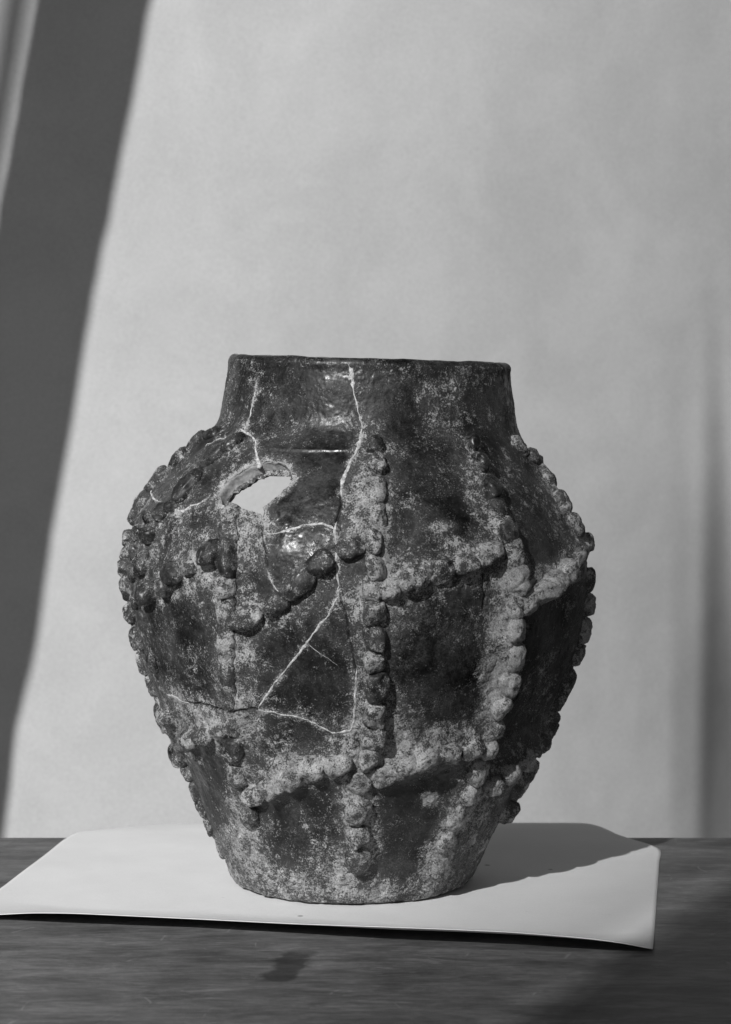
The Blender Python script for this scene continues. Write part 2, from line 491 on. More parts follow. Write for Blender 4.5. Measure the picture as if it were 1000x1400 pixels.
# ------------------------------------------------------------------ cordons: (x, y, half length, half width, height, dust)
# r = ridge half width, hr = ridge height
def P_(x, y, a=None, b=None, h=None, d=None): return (x, y, a, b, h, d)
cordons = [
 dict(lab='long upright cordon down the middle of the jar, pellets sharp on their right side', b=13, h=14, r=15, hr=7, pts=[
   P_(514, 613, 13, 12, 12, .2), P_(515, 638, 16, 13, 13, .45), P_(513, 673, 22, 14, 14, .62), P_(514, 706, 18, 14, 14, .5), P_(511, 743, 16, 13, 14, .45),
   P_(513, 779, 17, 13, 15, .55), P_(510, 808, 14, 13, 14, .6), P_(511, 836, 15, 15, 17, .5), P_(511, 870, 16, 14, 16, .3), P_(512, 902, 13, 14, 15, .6), P_(515, 936, 20, 16, 18, .35),
   P_(514, 974, 17, 16, 18, .55), P_(509, 1003, 16, 16, 18, .5), P_(503, 1034, 17, 15, 17, .55), P_(494, 1068, 16, 15, 12, .6),
   P_(490, 1106, 18, 18, 16, .5), P_(489, 1139, 15, 17, 15, .62), P_(489, 1172, 19, 18, 15, .45)]),
 dict(lab='curved cordon right of the middle, running from the shoulder down to the foot', b=13, h=15, r=15, hr=8, pts=[
   P_(643, 611, 14, 12, 15, .1), P_(653, 637, 16, 13, 18, .15), P_(666, 671, 18, 14, 19, .15), P_(676, 701, 14, 13, 18, .25), P_(687, 728, 17, 13, 18, .35), P_(698, 760, 18, 14, 15, .45),
   P_(703, 794, 19, 14, 17, .8), P_(700, 828, 16, 14, 15, .65), P_(700, 858, 17, 15, 17, .7), P_(699, 897, 18, 14, 16, .7), P_(692, 931, 17, 16, 18, .72), P_(680, 964, 15, 15, 18, .7),
   P_(674, 992, 13, 12, 15, .6), P_(662, 1020, 14, 13, 15, .66), P_(649, 1051, 17, 15, 16, .66), P_(640, 1080, 15, 15, 15, .7), P_(620, 1116, 18, 14, 11, .7),
   P_(610, 1148, 17, 14, 10, .72), P_(600, 1180, 17, 14, 9, .7)]),
 dict(k=.95, lab='cordon along the right outline of the shoulder', b=13, h=14, r=14, hr=8, pts=[
   P_(707, 612, 14, 13, 11, .55), P_(725, 630, 15, 13, 13, .4), P_(744, 656, 18, 13, 14, .45), P_(764, 690, 18, 13, 14, .5), P_(782, 719, 18, 13, 14, .55), P_(797, 742, 14, 13, 14, .6)]),
 dict(k=1.05, lab='shaded cordon down the right outline of the belly', b=14, h=15, r=12, hr=6, pts=[
   P_(805, 793, 15, 12, 10, .5), P_(803, 826, 15, 12, 14, .8), P_(799, 859, 16, 12, 13, .8), P_(793, 893, 15, 12, 13, .6), P_(783, 928, 17, 13, 13, .5),
   P_(771, 955, 16, 13, 14, .4), P_(759, 984, 15, 13, 15, .4), P_(750, 1017, 15, 13, 14, .4), P_(733, 1050, 17, 14, 15, .4), P_(719, 1078, 16, 14, 15, .5), P_(704, 1107, 17, 14, 14, .45)]),
 dict(lab='bulky slanting ridge on the right shoulder above deep shade', b=14, h=20, r=17, hr=12, pts=[
   P_(714, 824, 17, 14, 18, .7), P_(731, 809, 19, 15, 20, .7), P_(749, 795, 19, 15, 22, .7), P_(766, 781, 19, 15, 20, .65), P_(781, 767, 19, 14, 15, .66), P_(794, 754, 16, 13, 9, .6)]),
 dict(lab='slanting row of pellets between the middle cordon and the curved one', b=15, h=18, r=14, hr=9, pts=[
   P_(534, 805, 17, 14, 18, .55), P_(567, 792, 22, 18, 19, .42), P_(601, 781, 18, 16, 18, .36), P_(633, 771, 19, 14, 17, .5), P_(664, 757, 21, 15, 15, .55)]),
 dict(core=-.1, lab='slanting row of dark pellets left of the middle cordon', b=15, h=17, r=8, hr=4, pts=[
   P_(338, 845, 23, 15, 14, .5), P_(377, 826, 17, 13, 13, .36), P_(410, 799, 22, 15, 15, .38), P_(437, 771, 17, 15, 15, .2), P_(479, 749, 17, 16, 13, .34)]),
 dict(core=-.1, lab='row of knobs on the left shoulder rising to the right', b=14, h=16, r=10, hr=6, pts=[
   P_(207, 808, 19, 17, 20, .25), P_(231, 801, 12, 13, 17, .4), P_(241, 783, 16, 15, 18, .3), P_(262, 775, 10, 12, 12, .5), P_(294, 756, 17, 17, 18, .15)]),
 dict(lab='upright cordon with flat worn pellets left of the middle', b=13, h=10, r=14, hr=9, pts=[
   P_(318, 706, 15, 13, 10, .62), P_(316, 731, 13, 15, 12, .4), P_(315, 764, 22, 14, 17, .3), P_(313, 800, 15, 14, 14, .7), P_(311, 838, 16, 13, 9, .6),
   P_(310, 878, 14, 12, 8, .6), P_(313, 922, 15, 12, 9, .35), P_(315, 955, 15, 12, 9, .4), P_(322, 990, 12, 12, 12, .45), P_(324, 1020, 18, 14, 15, .3), P_(327, 1056, 17, 14, 11, .5)]),
 dict(k=.95, core=-.1, lab='smooth glazed cordon on the left shoulder with long pellets', b=13, h=11, r=11, hr=4, pts=[
   P_(321, 608, 16, 11, 11, .1), P_(295, 627, 21, 12, 12, .15), P_(260, 666, 25, 14, 13, .12), P_(224, 703, 13, 12, 11, .2), P_(209, 734, 11, 12, 14, .2),
   P_(199, 770, 16, 12, 14, .25), P_(200, 850, 14, 12, 8, .25), P_(212, 905, 14, 12, 8, .3)]),
 dict(k=1.05, lab='cordon along the upper left outline of the shoulder', b=13, h=10, r=13, hr=6, pts=[
   P_(292, 595, 14, 13, 9, .3), P_(272, 608, 15, 13, 10, .3), P_(248, 630, 18, 13, 11, .3), P_(218, 660, 20, 14, 12, .32), P_(192, 688, 16, 14, 11, .4), P_(180, 708, 12, 12, 12, .4)]),
 dict(k=1.05, lab='cordon of small pellets down the left outline of the belly', b=12, h=12, r=9, hr=5, pts=[
   P_(177, 737, 11, 12, 11, .35), P_(175, 757, 10, 12, 11, .4), P_(174, 777, 12, 12, 13, .4), P_(174, 803, 15, 12, 13, .4), P_(178, 838, 14, 12, 12, .4), P_(184, 871, 14, 12, 12, .4),
   P_(192, 904, 15, 12, 11, .4), P_(200, 937, 13, 12, 8, .5), P_(207, 977, 20, 15, 14, .4), P_(230, 1030, 14, 12, 10, .4), P_(242, 1055, 12, 12, 10, .35), P_(251, 1080, 14, 12, 10, .4),
   P_(262, 1104, 14, 12, 9, .35), P_(272, 1128, 13, 12, 8, .4), P_(287, 1158, 14, 12, 6, .5)]),
 dict(lab='slanting row of eroded knobs low on the left', b=14, h=16, r=12, hr=8, pts=[
   P_(234, 980, 14, 13, 14, .5), P_(250, 1028, 17, 15, 18, .35), P_(266, 1008, 14, 14, 16, .5), P_(284, 1002, 13, 13, 15, .45), P_(303, 997, 13, 12, 14, .5)]),
 dict(lab='slanting crusted ridge left of the middle, low on the belly', b=12, h=16, r=13, hr=11, pts=[
   P_(352, 1085, 15, 13, 15, .55), P_(376, 1073, 16, 13, 16, .6), P_(402, 1060, 17, 13, 17, .6), P_(430, 1050, 17, 13, 17, .66), P_(462, 1042, 18, 13, 16, .66)]),
 dict(lab='slanting crusted ridge right of the middle, low on the belly', b=14, h=17, r=18, hr=12, pts=[
   P_(524, 1056, 18, 15, 15, .66), P_(552, 1045, 18, 15, 17, .7), P_(580, 1034, 18, 14, 18, .72), P_(610, 1026, 19, 14, 18, .68), P_(640, 1021, 18, 14, 19, .5)]),
 dict(lab='jagged slanting ridge low on the shaded right side', b=12, h=17, r=14, hr=12, pts=[
   P_(668, 1068, 13, 12, 16, .7), P_(690, 1052, 15, 13, 19, .66), P_(712, 1034, 14, 12, 18, .6), P_(732, 1012, 13, 13, 18, .45), P_(748, 992, 13, 13, 18, .4)]),
 dict(core=-.1, lab='row of knobs low on the left near the foot', b=15, h=11, r=11, hr=4, pts=[
   P_(344, 1113, 17, 14, 12, .4), P_(336, 1150, 14, 12, 7, .55)]),
 dict(lab='second row of small glazed knobs just inside the left outline', core=-.1, b=11, h=10, r=9, hr=3, pts=[
   P_(240, 690, 11, 11, 9, .25), P_(205, 708, 10, 10, 10, .3), P_(191, 730, 11, 10, 10, .3), P_(187, 756, 10, 10, 10, .35), P_(186, 784, 11, 10, 9, .3),
   P_(188, 820, 11, 10, 8, .35), P_(195, 878, 12, 10, 7, .35), P_(207, 935, 12, 10, 8, .4), P_(222, 1000, 12, 11, 9, .4)]),
]
jar = bpy.data.objects.new('clay_jar', None); C.objects.link(jar)
tag(jar, 'dark glazed clay jar with pelleted cordons, mended cracks and a hole in its shoulder', 'jar')

def polyline(pts, step=4.0):
    """image points -> dense (th, z) path on the jar"""
    q = [locate(x, y) for x, y in pts]
    out = []
    for i in range(len(q) - 1):
        p0 = jar_xyz(np.array([q[i][0]]), np.array([q[i][1]]))[0]; p1 = jar_xyz(np.array([q[i + 1][0]]), np.array([q[i + 1][1]]))[0]
        n = max(1, int(np.linalg.norm(p1 - p0) / step))
        for k in range(n):
            t = k / n
            out.append((q[i][0] * (1 - t) + q[i + 1][0] * t, q[i][1] * (1 - t) + q[i + 1][1] * t))
    out.append(q[-1])
    return np.array(out)

def crust(p, dust, amt=1.0):
    """relief that belongs to the surface everywhere (body, cordons and pellets)"""
    a = noise(p, 70, 2) * 1.8
    b = noise(p, 17, 3, 5.1)
    c = noise(p, 5.5, 2, 9.7)
    return amt * (a + (0.08 + dust) * b * 2.6 + (0.04 + dust) * c * 1.3)

# ---- body grid
NF, NB = 980, 130
thf = np.linspace(R(-104), R(104), NF)
thb = np.linspace(R(104), R(256), NB + 2)[1:-1]
TH = np.concatenate([thf, thb]); NC = len(TH)
# arc-length spaced rows of the outer wall
zz = np.linspace(3, 705, 4000)
_, rr = prof_at(zz)
arc = np.concatenate([[0], np.cumsum(np.hypot(np.diff(zz), np.diff(rr)))])
NR = 800
zrow = np.interp(np.linspace(0, arc[-1], NR), arc, zz)
G_th, G_z = np.meshgrid(TH, zrow)
P = jar_xyz(G_th, G_z).reshape(-1, 3)
NRM = jar_nrm(G_th.ravel(), G_z.ravel())
front = (np.cos(G_th) > -0.35).ravel()
PX, PY = pix(P)
dust = np.where(front, dustmap(PX, PY), .42)
H = np.zeros(len(P)); CRK = np.zeros(len(P))
Pg = P.reshape(NR, NC, 3)

def near(path_uz, rad):
    """yield flat vertex ids near a path point chunk and the 3-D path"""
    pp = jar_xyz(path_uz[:, 0], path_uz[:, 1])
    t0, t1 = path_uz[:, 0].min(), path_uz[:, 0].max(); z0, z1 = path_uz[:, 1].min(), path_uz[:, 1].max()
    c0 = np.searchsorted(thf, t0 - rad / 170); c1 = np.searchsorted(thf, t1 + rad / 170)
    r0 = np.searchsorted(zrow, z0 - rad * 1.1); r1 = np.searchsorted(zrow, z1 + rad * 1.1)
    ids = (np.arange(r0, min(r1, NR))[:, None] * NC + np.arange(c0, min(c1, NF))[None, :]).ravel()
    return ids, pp

def seg_dist(Q, pp):
    best = np.full(len(Q), 1e9)
    for i in range(len(pp) - 1):
        a, b = pp[i], pp[i + 1]; ab = b - a
        t = np.clip(((Q - a) @ ab) / (ab @ ab + 1e-9), 0, 1)
        dd = Q - a - t[:, None] * ab
        best = np.minimum(best, (dd * dd).sum(1))
    return np.sqrt(best)

def chunked(path, rad, fn, n=8):
    for i in range(0, len(path) - 1, n):
        sub = path[i:i + n + 1]
        ids, pp = near(sub, rad)
        if len(ids): fn(ids, seg_dist(P[ids], pp))

Rsum = np.zeros(len(P)); Dmin = np.full(len(P), 999.0)
for c in cordons:
    c['path'] = polyline([(p[0], p[1]) for p in c['pts']])
    wv, hv = c['r'] * 1.15, c['hr'] * .75
    def fn(ids, d, wv=wv, hv=hv):
        Rsum[ids] = np.maximum(Rsum[ids], hv * np.exp(-(d / wv) ** 2))
        Dmin[ids] = np.minimum(Dmin[ids], d)
    chunked(c['path'], wv * 2.3, fn)
H += Rsum
dust = dust + .14 * np.exp(-(Dmin / 22) ** 2) * (dust < .8) * np.where(PY > 690, 1, .45)
c2p = cordons[1]['path']; rp = cordons[4]['path']
o2 = np.argsort(c2p[:, 1]); th2 = np.interp(G_z.ravel(), c2p[o2, 1], c2p[o2, 0])
zr_ = np.interp(G_th.ravel(), rp[:, 0], rp[:, 1])
lo_ = np.interp(G_th.ravel(), cordons[15]['path'][:, 0], cordons[15]['path'][:, 1])
dth = G_th.ravel() - th2
rec = sstep(.03, .13, dth) * (1 - sstep(.35, .7, dth)) * sstep(lo_ + 6, lo_ + 40, G_z.ravel()) * (1 - sstep(zr_ - 26, zr_ - 8, G_z.ravel()))
H -= 17 * rec
# the applied broad rib behind the upper middle cordon
for pts, wv, hv in (([(498, 640), (500, 690), (500, 740)], 15, 9), ([(690, 860), (688, 930), (668, 1000)], 12, 5),
                    ([(340, 760), (342, 820), (338, 900), (350, 1000)], 8, -2.5), ([(352, 985), (362, 1030), (385, 1062)], 5, 3.5)):
    pa = polyline(pts)
    def fn(ids, d, wv=wv, hv=hv): H[ids] = H[ids] + 0
    acc = np.zeros(len(P))
    def fn(ids, d, wv=wv, hv=hv, acc=acc):
        g = hv * np.exp(-(d / wv) ** 2)
        acc[ids] = np.where(np.abs(g) > np.abs(acc[ids]), g, acc[ids])
    chunked(pa, abs(wv) * 2.5, fn)
    H += acc
seams = [
 ('white plaster line down the neck and shoulder, thick below the neck', [(476, 497, 2.5), (481, 508, 4), (482, 522, 3.5), (484, 535, 1.6), (489, 556, 1.5), (495, 580, 2), (494, 603, 3.5), (488, 618, 4.5), (480, 634, 4.2), (471, 652, 4), (467, 667, 3), (468, 679, 2)]),
 ('plaster line from the shoulder to the belly', [(461, 712, 2), (458, 726, 3.2), (461, 745, 2), (459, 765, 3), (462, 785, 1.6), (464, 815, 1.8), (458, 823, 1.6), (450, 841, 1.7), (440, 851, 2.2), (428, 867, 1.8), (420, 878, 2.4), (410, 892, 2.6), (398, 906, 1.8), (380, 930, 2), (365, 951, 2), (353, 970, 1.8)]),
 ('plaster line along the bottom of the mended panel', [(353, 970, 1.6), (371, 973, 2), (390, 978, 1.5), (410, 980, 1.7), (432, 989, 1.2), (455, 1002, 1.4), (468, 1001, 3), (479, 999, 4), (485, 985, 2.2), (486, 958, 2.6), (487, 930, 2.2), (487, 914, 1.2)]),
 ('short plaster smear near the left outline', [(228, 949, 1.5), (236, 952, 3.4), (245, 957, 2.2), (258, 961, 2.2)]),
 ('thin plaster line on the left of the neck', [(353, 520, .9), (347, 550, 1), (341, 572, 1.2), (335, 590, 1.4)]),
 ('plaster line from the neck down to the hole', [(330, 588, 2), (340, 594, 2.4), (350, 603, 1.8), (351, 616, 1.6), (352, 626, 3.6), (353, 634, 3.6), (356, 640, 1.5)]),
 ('plaster line right of the hole', [(364, 730, 1.5), (380, 729, 2.2), (398, 723, 2), (420, 717, 2), (440, 715, 2.6), (452, 720, 2.6), (459, 725, 3)]),
 ('plaster line on the left shoulder', [(205, 671, 1.8), (213, 684, 2), (232, 692, 1.6), (242, 698, 2), (251, 699, 2), (262, 691, 1.6), (275, 686, 2), (285, 684, 1.2)]),
 ('hairline plaster seam below the hole', [(365, 777, .9), (374, 800, 1), (386, 813, 1), (392, 822, 1.6)]),
 ('hairline plaster seam in the mended panel', [(421, 880, .5), (440, 895, .15), (461, 909, .05)]),
 ('faint plaster seam along the top of the left shoulder', [(312, 597, 1.4), (296, 602, 1), (282, 612, .8)]),
]
# open dark cracks
def jag(pts, amp=2.0, step=6):
    out = []
    for i in range(len(pts) - 1):
        x0, y0 = pts[i]; x1, y1 = pts[i + 1]
        L = math.hypot(x1 - x0, y1 - y0); n = max(1, int(L / step))
        for k in range(n):
            t = k / n
            out.append((x0 + (x1 - x0) * t + (random.uniform(-amp, amp) if k else 0), y0 + (y1 - y0) * t + (random.uniform(-amp, amp) if k else 0)))
    out.append(pts[-1])
    return out
for pts, wv in (([(466, 678), (467, 690), (464, 702), (460, 712)], 1.5), ([(466, 816), (471, 832), (476, 855), (480, 880), (485, 905), (487, 925)], 1.0),
                ([(258, 960), (280, 964), (300, 968), (325, 970), (352, 970)], 1.6), ([(659, 785), (660, 800), (664, 815), (661, 832)], 1.5),
                ([(324, 705), (325, 740), (324, 790), (323, 840), (322, 890), (324, 950)], 1.3), ([(360, 722), (362, 750), (366, 775)], 1.0),
                ([(488, 1012), (500, 1016)], 1.3), ([(500, 1098), (516, 1104)], 1.0)):
    pa = polyline(jag(pts, 1.2), 2.0)
    def fn(ids, d, wv=wv):
        g = np.exp(-(d / wv) ** 2)
        CRK[ids] = np.maximum(CRK[ids], g)
    chunked(pa, 8, fn)
H -= CRK * 2.5
for lab, pts in seams:
    pa = polyline([(p[0], p[1]) for p in pts], 4.0)
    wm = 2.2 * sum(p[2] for p in pts) / len(pts) + 1.5
    acc = np.zeros(len(P))
    def fn(ids, d, wm=wm, acc=acc): acc[ids] = np.maximum(acc[ids], np.exp(-(d / wm) ** 2))
    chunked(pa, wm * 2.5, fn)
    dust = dust + acc * np.clip(.25 + .5 * noise(P, 20, 2, 77), 0, 1) * (1 - dust)
# wheel-turned lines at the base of the neck and under the lip
zl = G_z.ravel()
H += 1.6 * np.exp(-((zl - 594) / 2.0) ** 2) * (G_th.ravel() < R(6)) 
H += 1.2 * np.exp(-((zl - 703) / 6) ** 2)
# scars and pits
for x, y, rad, dep in ((722, 877, 15, 9), (735, 868, 9, 6), (470, 1214, 5, 3), (448, 1006, 5, 2), (720, 960, 5, 3), (705, 985, 4, 2.5), (333, 592, 4, 4), (447, 1215, 4, 2),
                       (594, 1089, 26, -1.4), (237, 985, 6, 6), (311, 1001, 5, 5), (392, 715, 6, -2), (375, 705, 7, -2), (606, 720, 10, -1.5)):
    t, z = locate(x, y)
    ids, pp = near(np.array([(t, z), (t + 1e-4, z + .01)]), rad * 2.4)
    d = seg_dist(P[ids], pp)
    H[ids] -= dep * np.exp(-(d / rad) ** 4)
dust = dust + noise(P, 42, 3, 3.3) * .22
dust = np.clip(dust, 0, 1)
# flaked islands of crust standing proud of the glaze
isl = sstep(.02, .16, noise(P, 26, 3, 41.0) + (dust - .5) * .55)
H += crust(P, dust) + isl * 1.3 * sstep(.25, .55, dust)
Pd = P + NRM * H[:, None]
Pd[:, 2] = np.maximum(Pd[:, 2], PZ)

# ---- hole outline (outer face), image points
hole_px = [(300, 688), (297, 674), (306, 660), (322, 648), (341, 636), (362, 630), (384, 631), (396, 641), (400, 652), (394, 661), (384, 673),
           (370, 684), (359, 692), (358, 704), (349, 699), (334, 696), (318, 694)]
hp = polyline(jag(hole_px + [hole_px[0]], 1.3, 5), 3.0)[:-1]
hc = hp.mean(0)
TW = 26.0
def inside(poly, a, b):
    r = np.zeros(a.shape, bool)
    n = len(poly)
    for i in range(n):
        x0, y0 = poly[i]; x1, y1 = poly[(i + 1) % n]
        c = ((y0 > b) != (y1 > b))
        xi = (x1 - x0) * (b - y0) / (y1 - y0 + 1e-12) + x0
        r ^= c & (a < xi)
    return r

# chip away the glaze lip just outside the hole
sel = (np.abs(G_th.ravel() - hc[0]) < .45) & (np.abs(zl - hc[1]) < 110)
ids = np.where(sel)[0]
hp3 = jar_xyz(hp[:, 0], hp[:, 1])
d = seg_dist(P[ids], np.vstack([hp3, hp3[:1]]))
chip = np.exp(-(d / 9) ** 2) * (.6 + .8 * noise(P[ids], 22, 2))
Pd[ids] -= NRM[ids] * (chip * 4.5)[:, None]
dust[ids] = np.maximum(dust[ids], .72 * np.exp(-(d / 12) ** 2))

# ---- lip and inner wall rows
rows_extra = []; dust_extra = []
cxT, rT = prof_at(709.0)
lipw = 16.0
th1 = TH
def tilt(th, r): return -0.031 * r * np.sin(th)
wob = noise(np.stack([np.sin(th1) * 200, np.cos(th1) * 200, th1 * 0], -1), 45, 3) * 2.2
edge_h = H.reshape(NR, NC)[-1]
for k, a in enumerate(np.linspace(0, math.pi, 14)[1:]):
    off = lipw / 2 * (1 - math.cos(a)); up = 7.0 * math.sin(a)
    r = rT - off + edge_h * max(0, math.cos(a / 2))
    q = np.stack([cxT + r * np.sin(th1), D0 - r * np.cos(th1), 705 + up + tilt(th1, r) + PZ + wob * math.sin(a)], -1)
    rows_extra.append(q)
zin = np.concatenate([np.linspace(700, 560, 26), np.linspace(556, 30, 90)])
TWz = lambda z: np.interp(z, [0, 60, 500, 600, 700], [TW + 8, TW, TW - 4, TW - 4, lipw])
inner_param = []
for z in zin:
    cx, r = prof_at(np.array(z)); r = r - TWz(z)
    q = np.stack([cx + r * np.sin(th1), D0 - r * np.cos(th1), z + tilt(th1, r) * float(sstep(520, 700, np.array(z))) + PZ], -1)
    rows_extra.append(q)
# inner floor
for k, s_ in enumerate((.8, .5, .2, .01)):
    cx, r = prof_at(np.array(28.0)); r = (r - TW) * s_
    rows_extra.append(np.stack([cx + r * np.sin(th1), D0 - r * np.cos(th1), np.full(NC, 24.0)], -1))
# underside rows come first
under = []
for s_ in (.01, .5, .9, .97):
    cx, r = prof_at(np.array(3.0)); r = r * s_
    under.append(np.stack([cx + r * np.sin(th1), D0 - r * np.cos(th1), np.full(NC, PZ + (2.5 if s_ < .95 else .5))], -1))
NU, NE = len(under), len(rows_extra)
allv = np.vstack([np.concatenate(under), Pd, np.concatenate(rows_extra)])
alld = np.concatenate([np.full(NU * NC, .5), dust, np.full(NE * NC, .45)])
alld[(NU + NR) * NC:(NU + NR + 8) * NC] = .22
allc = np.concatenate([np.zeros(NU * NC), CRK, np.zeros(NE * NC)])
ROWS = NU + NR + NE
Q = grid_quads(ROWS, NC, wrap=True)
# faces to drop
fr = np.repeat(np.arange(ROWS - 1), NC); fc = np.tile(np.arange(NC), ROWS - 1)
keep = np.ones(len(Q), bool)
# outer wall
mo = (fr >= NU) & (fr < NU + NR - 1) & (fc < NF - 1)
fi = np.where(mo)[0]
tth = (TH[fc[fi]] + TH[fc[fi] + 1]) / 2; tz = (zrow[fr[fi] - NU] + zrow[fr[fi] - NU + 1]) / 2
nb = (np.abs(tth - hc[0]) < .5) & (np.abs(tz - hc[1]) < 110)
fi = fi[nb]; keep[fi[inside(hp, tth[nb], tz[nb])]] = False
# inner wall: same outline pushed along the inward normal
hn = jar_nrm(hp[:, 0], hp[:, 1])
od = hp3 - hp3.mean(0); od /= np.linalg.norm(od, axis=1)[:, None]
ulw = np.clip(od @ np.array([-.6, .3, .74]), 0, 1)
hin3 = hp3 - hn * TW - od * (9 * ulw)[:, None]
def to_param(p3):
    z = p3[:, 2] - PZ; cx, r = prof_at(z)
    return np.stack([np.arctan2(p3[:, 0] - cx, D0 - p3[:, 1]), z], -1)
hin = to_param(hin3)
hin3w = None
i0 = NU + NR + 13
zi = zin
mi = (fr >= i0) & (fr < i0 + len(zin) - 1)
fi = np.where(mi)[0]
c2 = (fc[fi] + 1) % NC
tth = TH[fc[fi]]; tz = (zi[fr[fi] - i0] + zi[fr[fi] - i0 + 1]) / 2
hcin = hin.mean(0); hin_big = hcin + (hin - hcin) * 1.03
keep[fi[inside(hin_big, tth, tz)]] = False
# the missing sherd in the far wall, seen through the hole
def px_of(r_in, tt, z):
    cx, r = prof_at(z); r = r - r_in
    return pix(np.stack([cx + r * np.sin(tt), D0 - r * np.cos(tt), z + PZ], -1))
back_poly = [(270, 705), (262, 650), (300, 610), (365, 600), (430, 612), (445, 655), (420, 705), (372, 735), (310, 730)]
for base, zarr, rin in ((NU, zrow, 0), (i0, zin, TW)):
    m = (fr >= base) & (fr < base + len(zarr) - 1) & (np.cos(TH[fc]) < -.1)
    fi = np.where(m)[0]
    tt = TH[fc[fi]]; tz = (zarr[fr[fi] - base] + zarr[fr[fi] - base + 1]) / 2
    px, py = px_of(rin, tt, tz)
    px = px + noise(np.stack([tt * 200, tz, tz * 0], -1), 40, 2) * 10
    keep[fi[inside(back_poly, px, py)]] = False
body = mesh_np('body', W(allv[:, 0], allv[:, 1], allv[:, 2]), Q[keep], M_clay, jar, attrs={'dust': alld, 'crack': allc})

# ---- broken edge around the hole
nh = len(hp); K = 9
st = []
cen = hp3.mean(0)
for k in range(K):
    t = k / (K - 1)
    base = hp3 * (1 - t) + hin3 * t
    out = (hp3 - cen); out /= np.linalg.norm(out, axis=1)[:, None]
    e = (1.6 if k == 0 else 0) + math.sin(t * math.pi) * 1.5
    if k == K - 1: e = 4.0
    q = base + out * e + (hn * -3.2 if k == 0 else 0)
    q = q + out * (noise(base, 12, 2, 2.2) * 3.0 * (0 < k < K - 1))[:, None] if 0 < k < K - 1 else q
    st.append(q)
st = np.array(st).reshape(-1, 3)
be = mesh_np('broken_edge', W(st[:, 0], st[:, 1], st[:, 2]), grid_quads(K, nh, wrap=True), M_frac, jar)
be['label'] = 'rough broken clay edge of the hole in the shoulder'

# ------------------------------------------------------------------ cordons and pellets
def frame_at(path, i):
    a = path[max(i - 2, 0)]; b = path[min(i + 2, len(path) - 1)]
    pa = jar_xyz(np.array([a[0], b[0]]), np.array([a[1], b[1]]))
    t = pa[1] - pa[0]; t /= np.linalg.norm(t) + 1e-9
    p = jar_xyz(np.array([path[i][0]]), np.array([path[i][1]]))[0]
    n = jar_nrm(np.array([path[i][0]]), np.array([path[i][1]]))[0]
    t = t - n * (t @ n); t /= np.linalg.norm(t)
    b_ = np.cross(n, t)
    return p, t, b_, n

NS1, NS2 = 40, 24
ua = np.linspace(0, 2 * math.pi, NS1, endpoint=False); va = np.linspace(-math.pi / 2 + .05, math.pi / 2 - .05, NS2)
UA, VA = np.meshgrid(ua, va)
def sp(v, e): return np.sign(v) * np.abs(v) ** e
def add_pellet(parent, p, t, b, n, a_, b_, h_, dv):
    e1 = random.uniform(.6, 1.0); e2 = random.uniform(.5, .9)
    h_ = h_ * random.uniform(.85, 1.0); a_ = a_ * random.uniform(1.06, 1.2)
    cx = sp(np.cos(VA), e2) * sp(np.cos(UA), e1); cy = sp(np.cos(VA), e2) * sp(np.sin(UA), e1); cz = sp(np.sin(VA), e2)
    sk = random.uniform(-.22, .22); tw = random.uniform(-.2, .2)
    cx2 = cx + sk * cy; cy2 = cy * (1 + tw * cx)
    dent = random.uniform(0, .14)
    top = cz - dent * np.exp(-((cx - .1) ** 2 + cy ** 2) / .22) * (cz > 0) + (random.uniform(-.28, .28) * cx + random.uniform(-.3, .15) * cy) * (cz > 0)
    U = np.stack([cx2, cy2, top], -1)
    for _ in range(random.randint(1, 3)):
        f_ = np.array([random.uniform(-1, 1), random.uniform(-1, 1), random.uniform(.05, 1)]); f_ /= np.linalg.norm(f_)
        dl = random.uniform(.78, .98)
        ex = np.maximum(0, U @ f_ - dl)
        U = U - f_ * (ex * .92)[..., None]
    cx2, cy2, top = U[..., 0], U[..., 1], U[..., 2]
    q = p + n * (h_ * .32) + (cx2 * a_)[..., None] * t + (cy2 * b_)[..., None] * b + (top * h_)[..., None] * n
    q = q.reshape(-1, 3)
    dirn = (cx[..., None] * t + cy[..., None] * b + cz[..., None] * n).reshape(-1, 3)
    px, py = pix(q)
    base = dustmap(px, py) + .15
    k = np.clip(cz.ravel() * .9 + .35, 0, 1)
    du = np.clip(base * (1 - k) + dv * k + noise(q, 14, 2, 8.8) * .4 - .03, 0, 1)
    q = q + dirn * (noise(q, 22, 2, 31) * 2.4 + noise(q, 9, 3, 12) * (.5 + du) * 2.2 + noise(q, 3, 1, 22) * .35 * du)[:, None]
    nv = len(q)
    poles = np.array([q[:NS1].mean(0), q[-NS1:].mean(0)])
    q = np.vstack([q, poles])
    i = np.arange(NS1); j = (i + 1) % NS1
    tris = np.concatenate([np.stack([np.full(NS1, nv), j, i], -1), np.stack([np.full(NS1, nv + 1), (NS2 - 1) * NS1 + i, (NS2 - 1) * NS1 + j], -1)])
    du = np.append(du, [du[:NS1].mean(), du[-NS1:].mean()])
    return mesh_np('pellet', W(q[:, 0], q[:, 1], q[:, 2]), grid_quads(NS2, NS1, wrap=True), M_clay, parent,
                   attrs={'dust': du, 'crack': np.zeros(len(q))}, tris=tris)

